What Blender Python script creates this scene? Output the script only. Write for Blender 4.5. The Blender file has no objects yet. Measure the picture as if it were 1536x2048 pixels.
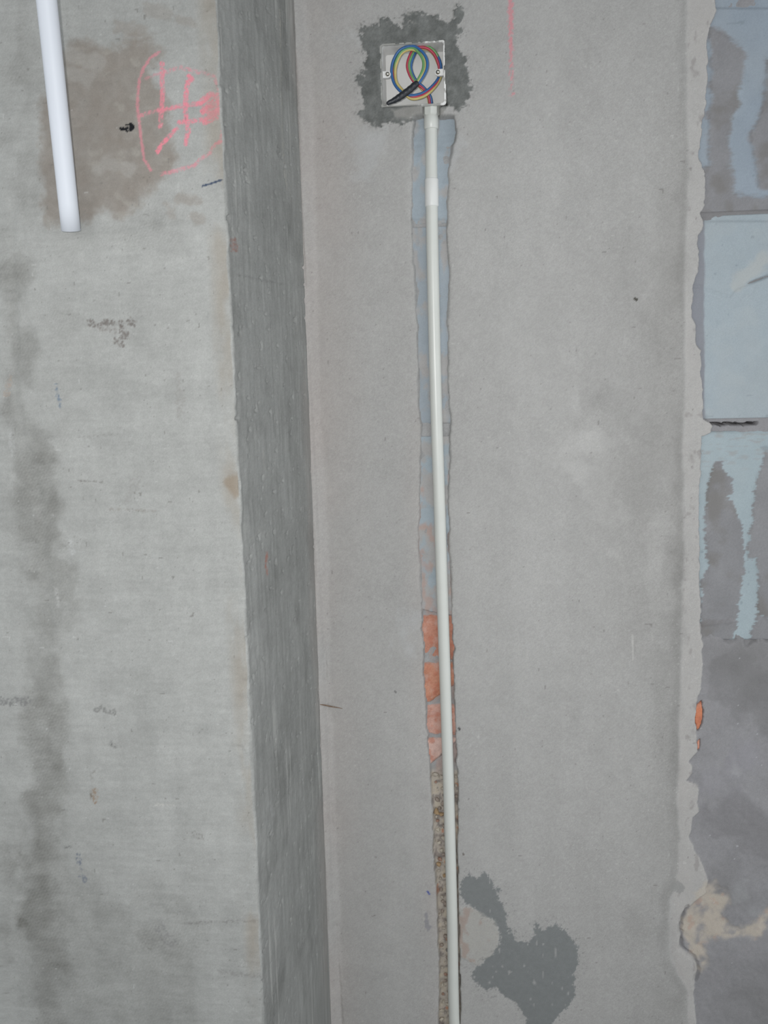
import bpy, bmesh, math
import numpy as np
from mathutils import Vector, Matrix

# ------------------------------------------------------------------ camera, world, light, exposure
F = 2070.0                       # focal length in pixels of the 1536 x 2048 frame
CAM = np.array([0.0, -1.45, 1.40])
YAW, PITCH, ROLL = math.radians(7.0), math.radians(-8.4), math.radians(-1.5)
D_PIER = 0.405                   # how far the concrete pier stands out from the plastered wall

scene = bpy.context.scene
col = scene.collection
R3 = Matrix.Rotation(YAW, 3, 'Z') @ Matrix.Rotation(math.pi/2 + PITCH, 3, 'X') @ Matrix.Rotation(ROLL, 3, 'Z')
cd = bpy.data.cameras.new('camera')
cd.sensor_fit = 'VERTICAL'; cd.sensor_height = 36.0; cd.lens = 36.0*F/2048.0
cd.clip_start = 0.01; cd.clip_end = 50
cam = bpy.data.objects.new('camera', cd); col.objects.link(cam)
cam.matrix_world = Matrix.Translation(Vector(CAM)) @ R3.to_4x4()
scene.camera = cam

w = bpy.data.worlds.new('world'); scene.world = w; w.use_nodes = True
w.node_tree.nodes['Background'].inputs[0].default_value = (0.93, 0.97, 1.0, 1)
w.node_tree.nodes['Background'].inputs[1].default_value = 1.2

# the camera's own flash, beside the lens
fl = bpy.data.lights.new('camera_flash_offscreen', 'SPOT'); fl.energy = 33.0; fl.shadow_soft_size = 0.012
fl.spot_size = math.radians(92); fl.spot_blend = 1.0; fl.color = (1.0, 0.99, 0.975)
flo = bpy.data.objects.new('camera_flash_offscreen', fl); col.objects.link(flo)
flo.matrix_world = Matrix.Translation(Vector(CAM) + R3 @ Vector((-0.045, 0.03, 0.0))) @ R3.to_4x4()

vs = scene.view_settings
vs.view_transform = 'Standard'; vs.look = 'None'; vs.gamma = 1.0; vs.use_curve_mapping = False
vs.exposure = 0.0

# ------------------------------------------------------------------ helpers
Rn = np.array(R3)
def at(x, y, Y):
    """photo pixel -> point on the upright plane at depth Y"""
    d = Rn @ np.array([(x-768)/F, -(y-1024)/F, -1.0])
    return CAM + d*((Y-CAM[1])/d[1])
def project(P):
    q = (P-CAM) @ Rn
    return 768 + F*q[..., 0]/(-q[..., 2]), 1024 - F*q[..., 1]/(-q[..., 2])

_rng = np.random.RandomState(7)
_T = _rng.rand(512, 512).astype(np.float32)
def vnoise(x, y, seed=0):
    x = x + seed*37.13; y = y + seed*91.7
    xi = np.floor(x).astype(np.int64); yi = np.floor(y).astype(np.int64)
    u = x-xi; v = y-yi; u = u*u*(3-2*u); v = v*v*(3-2*v)
    a = xi & 511; b = yi & 511; a1 = (a+1) & 511; b1 = (b+1) & 511
    return (_T[a, b]*(1-u)+_T[a1, b]*u)*(1-v) + (_T[a, b1]*(1-u)+_T[a1, b1]*u)*v
def fbm(x, y, seed=0, oct=4, gain=0.5):
    s = 0; amp = 1; tot = 0
    for o in range(oct):
        s = s + amp*vnoise(x*2**o, y*2**o, seed+o*3); tot += amp; amp *= gain
    return s/tot*2-1                                    # about -1..1
def smooth(a, b, x):
    t = np.clip((x-a)/(b-a), 0, 1); return t*t*(3-2*t)
def seg_dist(px, py, pts):
    d = np.full(px.shape, 1e9)
    for (x0, y0), (x1, y1) in zip(pts[:-1], pts[1:]):
        dx, dy = x1-x0, y1-y0; L = dx*dx+dy*dy+1e-9
        t = np.clip(((px-x0)*dx+(py-y0)*dy)/L, 0, 1)
        d = np.minimum(d, np.hypot(px-x0-t*dx, py-y0-t*dy))
    return d
def poly_sd(px, py, pts, margin=60):
    """signed distance to a closed outline, positive inside"""
    out = np.full(px.shape, -1e3)
    xs = [p[0] for p in pts]; ys = [p[1] for p in pts]
    m = (px > min(xs)-margin) & (px < max(xs)+margin) & (py > min(ys)-margin) & (py < max(ys)+margin)
    if not m.any(): return out
    x = px[m]; y = py[m]
    d = seg_dist(x, y, list(pts)+[pts[0]])
    ins = np.zeros(x.shape, bool); n = len(pts)
    for i in range(n):
        x0, y0 = pts[i]; x1, y1 = pts[(i+1) % n]
        if y0 == y1: continue
        c = ((y0 > y) != (y1 > y)) & (x < (x1-x0)*(y-y0)/(y1-y0)+x0)
        ins ^= c
    out[m] = np.where(ins, d, -d)
    return out
def stroke(px, py, pts, width, seed=0, rag=0.0, soft=2.0, freq=0.15, speck=0.0):
    """mask of a drawn line, only evaluated near it"""
    out = np.zeros(px.shape)
    xs = [p[0] for p in pts]; ys = [p[1] for p in pts]; g = width+soft+rag+4
    m = (px > min(xs)-g) & (px < max(xs)+g) & (py > min(ys)-g) & (py < max(ys)+g)
    if not m.any(): return out
    d = seg_dist(px[m], py[m], pts)
    if rag: d = d + rag*fbm(px[m]*freq, py[m]*freq, seed, 4)
    v = 1-smooth(width/2-soft/2, width/2+soft/2, d)
    if speck: v = v*(1-speck+speck*smooth(-.25, .35, fbm(px[m]*.33, py[m]*.33, seed+5, 3)))
    out[m] = v
    return out
def mix(c, m, rgb):
    m = m[..., None]; return c*(1-m)+np.array(rgb, float)*m
def lin(c):
    c = np.clip(c, 0, 255)/255.0
    return np.where(c <= 0.04045, c/12.92, ((c+0.055)/1.055)**2.4)

def tag(o, label=None, cat=None, group=None, kind=None):
    if label: o['label'] = label
    if cat: o['category'] = cat
    if group: o['group'] = group
    if kind: o['kind'] = kind
    return o
def link(name, me, mat, parent=None):
    o = bpy.data.objects.new(name, me); col.objects.link(o)
    if mat is not None and not me.materials: me.materials.append(mat)
    if parent is not None: o.parent = parent
    return o
def empty(name, loc):
    o = bpy.data.objects.new(name, None); col.objects.link(o); o.location = loc; o.empty_display_size = 0.02
    bpy.context.view_layer.update(); return o
def attach(o, parent):
    o.parent = parent; o.matrix_parent_inverse = Matrix.Translation(Vector(parent.location)).inverted(); return o

def grid_mesh(name, P, colour=None, k=1.0, extra=None, smooth_shade=True):
    """P: (nz, nx, 3) vertices of one continuous surface"""
    nz, nx = P.shape[:2]
    me = bpy.data.meshes.new(name)
    me.vertices.add(nz*nx); me.vertices.foreach_set('co', P.reshape(-1).astype(np.float32))
    idx = np.arange(nz*nx).reshape(nz, nx)
    q = np.stack([idx[:-1, :-1], idx[:-1, 1:], idx[1:, 1:], idx[1:, :-1]], -1).reshape(-1, 4)
    n = len(q)
    me.loops.add(n*4); me.loops.foreach_set('vertex_index', q.reshape(-1).astype(np.int32))
    me.polygons.add(n); me.polygons.foreach_set('loop_start', (np.arange(n)*4).astype(np.int32))
    me.polygons.foreach_set('use_smooth', np.full(n, smooth_shade))
    me.update(calc_edges=True)
    if colour is not None:
        a = me.color_attributes.new('tint', 'FLOAT_COLOR', 'POINT')
        c = np.ones((nz*nx, 4), np.float32); c[:, :3] = (lin(colour)*k).reshape(-1, 3)
        a.data.foreach_set('color', c.reshape(-1))
    if extra is not None:
        a = me.attributes.new('wet', 'FLOAT', 'POINT'); a.data.foreach_set('value', extra.reshape(-1).astype(np.float32))
    return me
def axis(lo, hi, step, far_lo, far_hi):
    """coordinates dense between lo and hi, widening towards the far ends"""
    a = list(np.arange(lo, hi+step/2, step)); s = step
    while a[-1] < far_hi: s *= 1.6; a.append(min(a[-1]+s, far_hi))
    s = step; pre = []; x = a[0]
    while x > far_lo: s *= 1.6; x = max(x-s, far_lo); pre.append(x)
    return np.array(pre[::-1]+a)

# ------------------------------------------------------------------ materials
def nodes(name):
    m = bpy.data.materials.new(name); m.use_nodes = True
    nt = m.node_tree; return m, nt, nt.nodes, nt.links, nt.nodes['Principled BSDF']
def surface(name, grain=0.10, gscale=1400, bump=0.25, bscale=900, rough=0.92, spec=0.25, bdist=0.0006):
    m, nt, N, L, b = nodes(name)
    at_ = N.new('ShaderNodeAttribute'); at_.attribute_name = 'tint'
    tc = N.new('ShaderNodeTexCoord')
    n1 = N.new('ShaderNodeTexNoise'); n1.inputs['Scale'].default_value = gscale; n1.inputs['Detail'].default_value = 2
    L.new(tc.outputs['Object'], n1.inputs['Vector'])
    mr = N.new('ShaderNodeMapRange'); mr.inputs[1].default_value = 0.25; mr.inputs[2].default_value = 0.75
    mr.inputs[3].default_value = 1-grain; mr.inputs[4].default_value = 1+grain
    L.new(n1.outputs['Fac'], mr.inputs[0])
    mx = N.new('ShaderNodeVectorMath'); mx.operation = 'SCALE'
    L.new(at_.outputs['Color'], mx.inputs[0]); L.new(mr.outputs[0], mx.inputs['Scale'])
    L.new(mx.outputs[0], b.inputs['Base Color'])
    n2 = N.new('ShaderNodeTexNoise'); n2.inputs['Scale'].default_value = bscale; n2.inputs['Detail'].default_value = 3
    L.new(tc.outputs['Object'], n2.inputs['Vector'])
    bp = N.new('ShaderNodeBump'); bp.inputs['Strength'].default_value = bump; bp.inputs['Distance'].default_value = bdist
    L.new(n2.outputs['Fac'], bp.inputs['Height']); L.new(bp.outputs[0], b.inputs['Normal'])
    wt = N.new('ShaderNodeAttribute'); wt.attribute_name = 'wet'
    r = N.new('ShaderNodeMapRange'); r.inputs[3].default_value = rough; r.inputs[4].default_value = 0.55
    L.new(wt.outputs['Fac'], r.inputs[0]); L.new(r.outputs[0], b.inputs['Roughness'])
    b.inputs['Specular IOR Level'].default_value = spec
    return m
def plain(name, rgb, rough=0.5, spec=0.5, metal=0.0, var=0.04, vscale=120, bump=0.0, k=1.0):
    m, nt, N, L, b = nodes(name)
    tc = N.new('ShaderNodeTexCoord')
    n1 = N.new('ShaderNodeTexNoise'); n1.inputs['Scale'].default_value = vscale; n1.inputs['Detail'].default_value = 4
    L.new(tc.outputs['Object'], n1.inputs['Vector'])
    c = lin(np.array(rgb, float))*k
    rp = N.new('ShaderNodeValToRGB')
    rp.color_ramp.elements[0].position = 0.3; rp.color_ramp.elements[1].position = 0.7
    rp.color_ramp.elements[0].color = (*(c*(1-var)), 1); rp.color_ramp.elements[1].color = (*np.minimum(c*(1+var), 1), 1)
    L.new(n1.outputs['Fac'], rp.inputs[0]); L.new(rp.outputs[0], b.inputs['Base Color'])
    if bump:
        bp = N.new('ShaderNodeBump'); bp.inputs['Strength'].default_value = bump; bp.inputs['Distance'].default_value = 0.001
        L.new(n1.outputs['Fac'], bp.inputs['Height']); L.new(bp.outputs[0], b.inputs['Normal'])
    b.inputs['Roughness'].default_value = rough; b.inputs['Specular IOR Level'].default_value = spec
    b.inputs['Metallic'].default_value = metal
    return m

M_plaster = surface('sand_cement_plaster', grain=0.10, gscale=1100, bump=0.35, bscale=700)
M_concrete = surface('cast_concrete', grain=0.07, gscale=900, bump=0.30, bscale=500)
M_block = surface('blue_grey_block', grain=0.06, gscale=900, bump=0.35, bscale=400)
M_brick = surface('red_brick', grain=0.12, gscale=700, bump=0.6, bscale=350)
M_conduit = plain('conduit_plastic', (200, 202, 197), rough=0.33, spec=0.45, var=0.02, vscale=30)
M_coupling = plain('coupling_plastic', (214, 215, 213), rough=0.38, spec=0.4, var=0.02, vscale=30)
M_pipe = plain('white_pipe_plastic', (192, 196, 203), rough=0.5, spec=0.3, var=0.015, vscale=12)
M_metal = plain('zinc_screw', (200, 196, 186), rough=0.22, metal=1.0, var=0.1, vscale=900)
M_blue = plain('blue_insulation', (52, 98, 152), rough=0.35, spec=0.4, var=0.06)
M_red = plain('red_insulation', (172, 58, 78), rough=0.35, spec=0.4, var=0.06)
M_yellow = plain('yellow_insulation', (190, 174, 112), rough=0.35, spec=0.4, var=0.06)
M_green = plain('green_insulation', (104, 150, 98), rough=0.35, spec=0.4, var=0.06)
M_tape = plain('black_tape', (36, 40, 46), rough=0.38, spec=0.5, var=0.35, vscale=500, bump=0.5)
M_slot = plain('slot_shade_grey', (128, 127, 124), rough=0.9, var=0.1, vscale=900)  # darker grey standing in for shade inside the screw slots
M_straw = plain('dry_straw', (120, 100, 84), rough=0.8, var=0.3, vscale=400)
M_floor = plain('cement_floor', (140, 138, 134), rough=0.95, var=0.12, vscale=9, bump=0.3, k=0.9)
M_ceiling = plain('concrete_soffit', (150, 150, 148), rough=0.95, var=0.08, vscale=6, k=0.9)

Z0, Z1 = 0.0, 2.55               # floor and ceiling levels
K_WALL, K_PIER = 0.95, 0.67

# ------------------------------------------------------------------ plastered wall (chase, box pocket and bare strip are cut into it)
CHL = [(200, 832), (243, 828), (270, 824), (330, 823), (400, 823), (460, 822), (540, 828), (650, 834), (740, 836), (800, 836), (850, 842),
       (900, 840), (1000, 839), (1070, 836), (1130, 839), (1200, 843), (1265, 844), (1300, 848), (1340, 845), (1400, 850), (1450, 853),
       (1525, 858), (1600, 864), (1700, 866), (1800, 873), (1850, 874), (1950, 879), (2048, 876), (3000, 900)]
CHR = [(200, 905), (260, 911), (300, 905), (340, 898), (400, 895), (460, 893), (540, 899), (650, 896), (740, 895), (850, 901), (1000, 897),
       (1070, 898), (1190, 903), (1265, 905), (1290, 905), (1300, 909), (1340, 907), (1400, 909), (1450, 911), (1525, 913), (1600, 916),
       (1700, 915), (1800, 917), (1950, 921), (2048, 921), (3000, 950)]
BARE = [(-900, 1440), (0, 1430), (18, 1436), (47, 1421), (73, 1417), (146, 1416), (205, 1414), (243, 1405), (278, 1402), (316, 1397), (337, 1410),
        (410, 1411), (425, 1401), (440, 1408), (460, 1407), (472, 1397), (498, 1398), (542, 1397), (568, 1388), (598, 1386), (617, 1384),
        (651, 1391), (689, 1393), (699, 1403), (754, 1404), (805, 1408), (839, 1409), (850, 1426), (866, 1425), (874, 1403), (908, 1404),
        (942, 1401), (1010, 1399), (1113, 1401), (1250, 1402), (1300, 1406), (1373, 1404), (1406, 1394), (1461, 1394), (1504, 1395),
        (1526, 1379), (1548, 1388), (1563, 1374), (1570, 1397), (1625, 1398), (1636, 1385), (1680, 1380), (1709, 1395), (1738, 1409),
        (1763, 1420), (1790, 1410), (1822, 1371), (1847, 1361), (1898, 1363), (1920, 1388), (1942, 1397), (1964, 1389), (2048, 1392), (3200, 1380)]
BAND = [(-900, 1380), (0, 1378), (70, 1376), (200, 1376), (300, 1379), (400, 1378), (500, 1372), (680, 1371), (800, 1371), (900, 1367), (1000, 1370),
        (1100, 1370), (1200, 1367), (1300, 1365), (1450, 1360), (1540, 1360), (1600, 1355), (1680, 1362), (1760, 1357), (1800, 1341),
        (1860, 1341), (1920, 1344), (1980, 1376), (2048, 1380), (3200, 1370)]
def along(tab, py):
    t = np.array(tab, float); return np.interp(py, t[:, 0], t[:, 1])
def tc(pts, ox=0, oy=0, s=1.0): return [(ox+x/s, oy+y/s) for x, y in pts]

PATCH = tc([(205, 290), (230, 240), (330, 235), (400, 180), (500, 200), (560, 240), (600, 150), (700, 110), (780, 130), (880, 140), (930, 200),
            (1000, 190), (1060, 160), (1050, 80), (1100, 70), (1140, 110), (1120, 180), (1090, 240), (1170, 290), (1090, 330), (1080, 420),
            (1170, 530), (1170, 680), (1210, 770), (1210, 880), (1170, 980), (1110, 1010), (1000, 1000), (960, 1080), (750, 1090), (620, 1110),
            (540, 1150), (440, 1130), (350, 1160), (240, 1120), (190, 1060), (240, 1020), (200, 900), (170, 780), (140, 720), (200, 700),
            (220, 620), (250, 560), (215, 470), (225, 400)], 680, 0, 4.653)
STAIN = tc([(525, 590), (580, 545), (640, 580), (690, 540), (740, 575), (760, 640), (800, 650), (780, 700), (830, 760), (860, 830), (850, 900),
            (870, 960), (930, 1030), (1010, 1030), (1060, 960), (1060, 900), (1130, 950), (1160, 920), (1250, 930), (1330, 1000), (1365, 1080),
            (1380, 1160), (1350, 1290), (1350, 1430), (1290, 1520), (1240, 1560), (1190, 1638), (1180, 1720), (960, 1720), (1000, 1600), (960, 1530),
            (900, 1470), (840, 1430), (780, 1380), (700, 1385), (620, 1340), (590, 1290), (640, 1220), (690, 1170), (740, 1150), (780, 1090),
            (805, 1000), (790, 920), (740, 860), (660, 830), (600, 780), (540, 740), (520, 680)], 780, 1600, 3.657)
FILLER = tc([(490, 780), (600, 790), (700, 840), (770, 890), (800, 960), (790, 1060), (750, 1130), (690, 1170), (640, 1220), (580, 1180),
             (520, 1150), (480, 1100)], 780, 1600, 3.657)
CREAM = [(1405, 1762), (1425, 1765), (1461, 1792), (1452, 1815), (1447, 1838), (1462, 1853), (1490, 1856), (1515, 1838), (1536, 1815), (1640, 1800), (1640, 1870),
         (1536, 1872), (1500, 1880), (1450, 1884), (1412, 1897), (1415, 1930), (1404, 1947), (1392, 1915), (1368, 1890), (1364, 1850), (1374, 1822)]

BOX_C = at(825.5, 148.5, 0.0)
BOX_W = abs(at(891, 148, 0)[0]-at(759, 148, 0)[0]); BOX_H = abs(at(826, 83, 0)[2]-at(826, 214, 0)[2])
X_SIDE = -0.279

xs = axis(X_SIDE-0.004, 0.40, 0.0015, X_SIDE-0.02, 1.30)
zs = axis(0.36, 1.90, 0.0015, Z0-0.01, Z1+0.01)
X, Z = np.meshgrid(xs, zs)
P = np.stack([X, np.zeros_like(X), Z], -1)
px, py = project(P)
mm = 1000.0
n_big = fbm(X*6, Z*4, 1, 4); n_mid = fbm(X*40, Z*40, 2, 4); n_fine = fbm(X*220, Z*220, 3, 3)
grit = _rng.rand(*X.shape)*2-1

# --- relief, in millimetres; positive is into the wall
dep = 0.9*n_big + 0.25*n_mid
cove = smooth(0.022, 0.0, X-X_SIDE + 0.006*fbm(Z*14, Z*0, 5, 4))
dep -= 13*cove**2
ridge = stroke(px, py, [(588, 0), (602, 370), (622, 700), (638, 1000), (648, 1250), (658, 1500), (668, 1800), (684, 2048)], 4, 3, 2.0, 3)
dep += 1.6*ridge
# plaster edge and bare strip
e_b = along(BARE, py) + 4.5*fbm(px*0.02+3, py*0.07, 11, 4) - 0
bare = smooth(-1.5, 2.0, px-e_b)
band = smooth(-6, 3, px-along(BAND, py)-3*fbm(px*0.01, py*0.05, 12, 3))*(1-bare)
dep = dep*(1-bare) + bare*(11.0 + 1.6*n_mid + 1.2*fbm(X*14, Z*14, 14, 4) + 0.35*n_fine)
dep += band*(1.2+1.0*fbm(X*30, Z*30, 15, 3)) 
# mortar lumps over the bare strip where no block face shows
in_m = bare*smooth(1255, 1275, py+34*fbm(px*.035, py*.035, 16, 4)-26*np.exp(-((px-1492)/20)**2))
dep -= in_m*(6.0 + 2.5*fbm(X*16, Z*10, 17, 4))
sd = poly_sd(px, py, CREAM); cream = smooth(-7, 8, sd+16*fbm(px*.05, py*.05, 18, 5))
dep += cream*bare*1.5
crk = stroke(px, py, [(1373, 1815), (1361, 1847), (1363, 1898), (1388, 1920), (1398, 1945), (1389, 1964)], 8, 4, 4, 3)
dep += 4.5*crk
for pg_ in ([(1396, 1411), (1404, 1405), (1408, 1425), (1406, 1442), (1401, 1458), (1395, 1463), (1391, 1440)], [(1396, 1484), (1401, 1478), (1400, 1500), (1396, 1504)]):
    m_ = smooth(-1, 1, poly_sd(px, py, pg_)+2*fbm(px*.12, py*.12, 19, 3)); dep = dep*(1-m_)+m_*12
jn = stroke(px, py, [(1424, 848), (1445, 850), (1452, 848), (1478, 849), (1490, 850), (1500, 848), (1516, 847)], 4.5, 6, 2.0, 1.5)
dep += bare*45*jn
# chase
L_ = along(CHL, py) + 3.0*fbm(px*0.02, py*0.06, 21, 4); Rr_ = along(CHR, py) + 3.0*fbm(px*0.02+9, py*0.06, 22, 4)
top_ = np.maximum(smooth(226, 236, py+5*fbm(px*.05, py*.05, 24, 3)), smooth(843, 848, px)*smooth(881, 876, px)*smooth(206, 210, py))
up_ = smooth(1240, 1180, py); wch = 1.8+6*up_*smooth(-.6, .6, fbm(px*.02, py*.02, 25, 3))
ch = smooth(-.5, .8, (px-L_)/wch)*smooth(-.5, .8, (Rr_-px)/wch)*top_
deep = 7.6 + 4.9*smooth(1180, 1250, py) + 1.5*n_mid + 1.8*fbm(X*60, Z*60, 23, 3) + smooth(1530, 1570, py)*(1.0+1.6*n_fine) + 11*smooth(330, 240, py)
dep = dep*(1-ch)+ch*deep
lip = np.exp(-np.minimum(np.abs(px-L_), np.abs(px-Rr_))**2/40.0)*top_*(1-ch)
dep += lip*(0.6+0.8*n_mid)
# mortar around the box
sdp = poly_sd(px, py, PATCH)
pn = 9*fbm(px*.06, py*.06, 31, 5) + 9*fbm(px*.22, py*.22, 32, 4)
patch = smooth(-1.5, 1.5, sdp+pn+1)*(1-ch)
dep -= patch*(0.8+0.9*fbm(X*90, Z*90, 33, 4)+0.4*n_fine)
# pocket for the box
bx0, bx1 = BOX_C[0]-BOX_W/2, BOX_C[0]+BOX_W/2; bz0, bz1 = BOX_C[2]-BOX_H/2, BOX_C[2]+BOX_H/2
rn = 0.0011*fbm(X*160, Z*160, 34, 3)
clean = smooth(0.5, 0.9, (X-bx0)/BOX_W)*smooth(0.45, 0.15, (Z-bz0)/BOX_H)     # lower right corner of the rim is free of mortar
cov = 0.0024*(1-clean) - 0.0008*clean
hole = smooth(-0.0004, 0.0010, np.minimum(np.minimum(X-bx0, bx1-X), np.minimum(Z-bz0, bz1-Z)) - cov + rn)
dep = dep*(1-hole) + hole*50.0
P[..., 1] = dep/mm

# --- colour
c = np.zeros(X.shape+(3,)) + np.array([167, 166, 164.0])
c += (4*n_big + 3.5*n_mid + 4.0*n_fine + 4.5*grit)[..., None]
c += (3.0*fbm(X*30, Z*3, 41, 3))[..., None]                                     # trowel drag, upright
pink = smooth(760, 620, px)*(0.5+0.5*fbm(X*12, Z*8, 42, 3)) + 0.5*smooth(50, 0, np.abs(px-L_))*(0.5+0.5*fbm(X*20, Z*12, 43, 3))*smooth(700, 950, py)
c += np.clip(pink, 0, 1)[..., None]*np.array([4, -2, -4.0])
# damp, darker trowel patches towards the bare strip
dk = smooth(1040, 1330, px)*(0.35+0.65*smooth(-.2, .5, fbm(X*9+2, Z*4.5, 44, 4)+0.25*smooth(150, 700, py)*smooth(1750, 1300, py)-0.1))
c += (-15*dk*(1-band))[..., None]*np.array([1, 1.02, 1.05])
for pts, wd, a in (([(1210, 900), (1185, 980), (1230, 1060)], 70, 9), ([(1300, 1070), (1315, 1210)], 58, 10), ([(1180, 830), (1150, 960)], 40, 7),
                   ([(1070, 720), (1100, 860)], 120, 5)):
    c += (a*stroke(px, py, pts, wd, 45, 60, 26, .022)*(.55+.45*fbm(X*25, Z*12, 69, 4)))[..., None]
for pts, wd, a in (([(1260, 480), (1275, 700)], 80, -6), ([(1230, 820), (1290, 880)], 70, -8), ([(1340, 1080), (1335, 1330)], 36, -9), ([(1160, 30), (1150, 400)], 60, -4),
                   ):
    c += (a*stroke(px, py, pts, wd, 46, 60, 34, .02)*(.6+.4*fbm(X*25, Z*12, 70, 4)))[..., None]
c += (3*smooth(0.55, 0.8, vnoise(X*700, Z*700, 47))*smooth(900, 1100, px)*smooth(1000, 1300, py))[..., None]
c = mix(c, 0.62*band*np.clip(0.65+0.6*fbm(X*40, Z*9, 48, 4), 0, 1), (176, 172, 169)); c = mix(c, .5*band*smooth(.35, .6, fbm(X*120, Z*70, 40, 3)), (138, 134, 132))
c += (-9*stroke(px, py, [(x-10, y) for y, x in BAND[1:-1]], 18, 49, 16, 18, .025)*smooth(-.5, .4, fbm(X*30, Z*7, 39, 3)))[..., None]
sp = smooth(0.93, 0.96, vnoise(X*330, Z*330, 51))                               # pale sand grains
c = mix(c, 0.35*sp*smooth(0.3, 0.7, vnoise(X*9, Z*9, 52)), (200, 199, 196))
dsp = smooth(0.965, 0.985, vnoise(X*230, Z*230, 53)); c = mix(c, 0.5*dsp, (110, 106, 104))
# efflorescence beside the box and lighter haze by the chase
for pts, wd in (([(745, 285), (740, 320)], 60), ([(905, 300), (900, 330)], 40), ([(820, 1240), (812, 1290)], 40), ([(690, 60), (712, 72)], 5)):
    c = mix(c, 0.22*stroke(px, py, pts, wd, 54, 44, 34, .04), (190, 194, 198))
# chalk line at the top
chalk = stroke(px, py, [(1020, -60), (1022, 80), (1024, 190)], 9, 55, 5, 4, .2)*smooth(-.25, .45, fbm(px*.3, py*.18, 56, 3)+0.5*smooth(150, 20, py))
c = mix(c, 0.55*chalk, (226, 128, 138))
# mortar patch round the box
pc = np.zeros_like(c)+np.array([110, 112, 110.0]) + (20*fbm(X*110, Z*110, 57, 4)+9*fbm(X*30, Z*30, 60, 3)+6*grit)[..., None]
lite = smooth(0.0, 0.5, poly_sd(px, py, tc([(470, 1010), (760, 960), (1000, 980), (1110, 1020), (1060, 1110), (760, 1120), (640, 1110), (480, 1120)], 680, 0, 4.653))*0.08+0.5*fbm(px*.08, py*.08, 58, 3))
pc = mix(pc, 0.75*lite, (156, 154, 150)); pc = mix(pc, .7*smooth(.2, .5, fbm(px*.12, py*.16, 68, 4))*smooth(62, 45, py)*smooth(60, 30, np.abs(px-790)), (160, 158, 154))
c = c*(1-patch[..., None])+pc*patch[..., None]
halo = smooth(-20, -1, sdp+pn)*(1-patch)*smooth(.15, .5, fbm(px*.35, py*.35, 59, 3)); c = mix(c, 0.55*halo, (122, 121, 118))
c = mix(c, hole, (150, 150, 148))
# damp stain
sn = 7*fbm(px*.09, py*.09, 61, 4)+4*fbm(px*.4, py*.4, 62, 2)
sds = poly_sd(px, py, STAIN); stain = smooth(-1.2, 1.2, sds+sn)
stain *= 1-0.7*smooth(0.86, 0.93, vnoise(px*.16, py*.09, 63))
dots = smooth(-34, -2, sds)*(1-stain)*smooth(.36, .55, fbm(px*.3, py*.3, 64, 3))
c = mix(c, 0.95*stain, (122, 125, 125)); c += (stain*4*n_fine)[..., None]; c = mix(c, 0.7*dots, (130, 130, 129))
blot = stroke(px, py, [(853, 1830), (856, 1855)], 9, 65, 6, 3, .2); c = mix(c, 0.6*blot, (130, 130, 136))
fill = smooth(-1, 1, poly_sd(px, py, FILLER)+3*fbm(px*.1, py*.1, 66, 3)); fill *= 1-ch
c = mix(c, 0.5*fill*(.7+.3*fbm(px*.06, py*.06, 88, 4)), (173, 170, 162))
c = mix(c, 0.6*fill*smooth(-.1, .35, fbm(px*.07, py*.05, 67, 4)-0.012*(px-935)), (160, 140, 130))
P[..., 1] -= 0.0006*fill
# chase floor: mortar, reddish brick dust, rubble at the bottom
cc = np.zeros_like(c)+np.array([158, 158, 158.0]) + (10*fbm(X*70, Z*70, 71, 4)+5*grit)[..., None]
dust = smooth(840, 1100, py)*smooth(-.3, .4, fbm(px*.06, py*.025, 72, 3)); cc = mix(cc, 0.45*dust, (178, 142, 130))
rub = smooth(1535, 1565, py); cc = mix(cc, rub, (176, 168, 158)); rubn = fbm(px*.12, py*.1, 73, 3)
cc = mix(cc, rub*smooth(0.1, .4, rubn), (142, 134, 128)); cc = mix(cc, rub*smooth(-.15, -.4, rubn)*.8, (186, 176, 160))
cc = mix(cc, 0.8*rub*smooth(.42, .6, fbm(px*.1, py*.08, 74, 3)), (178, 128, 104)); cc = mix(cc, .6*rub*smooth(.45, .6, fbm(px*.25, py*.2, 75, 2)), (116, 112, 109))
c = c*(1-ch[..., None])+cc*ch[..., None]
# bare strip mortar
bc = np.zeros_like(c)+np.array([141, 140, 142.0]) + (7*fbm(X*14, Z*9, 81, 4)+5*n_mid+4*n_fine+3*grit)[..., None]
drk = smooth(-.1, .5, fbm(X*7, Z*6, 82, 4)); bc = mix(bc, 0.6*drk, (118, 117, 117))
for pts, wd, cl in (([(1470, 1360), (1540, 1420)], 110, (110, 109, 109)), ([(1470, 1640), (1530, 1680)], 90, (116, 114, 116)), ([(1440, 1560), (1500, 1520)], 60, (142, 140, 146)),
                    ([(1490, 1795), (1505, 1800)], 22, (158, 160, 160)), ([(1440, 1930), (1530, 1905)], 60, (142, 140, 142)), ([(1464, 1549), (1470, 1550)], 7, (172, 172, 172))):
    bc = mix(bc, 0.55*stroke(px, py, pts, wd, 83, 46, 26, .03)*(.6+.4*fbm(X*40, Z*30, 89, 4)), cl)
bc = mix(bc, 0.85*cream*smooth(-.7, .2, fbm(px*.05, py*.05, 84, 4)), (184, 174, 161))
bc = mix(bc, 0.5*cream*smooth(.1, .5, fbm(px*.06, py*.06, 85, 4)), (174, 148, 134))
bc = mix(bc, 0.6*smooth(0.98, 0.99, vnoise(X*260, Z*260, 86)), (196, 198, 200))
c = c*(1-bare[..., None])+bc*bare[..., None]
cp = cream*(1-bare)*smooth(1330, 1400, px); c = mix(c, 0.6*cp, (186, 176, 162))
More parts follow.
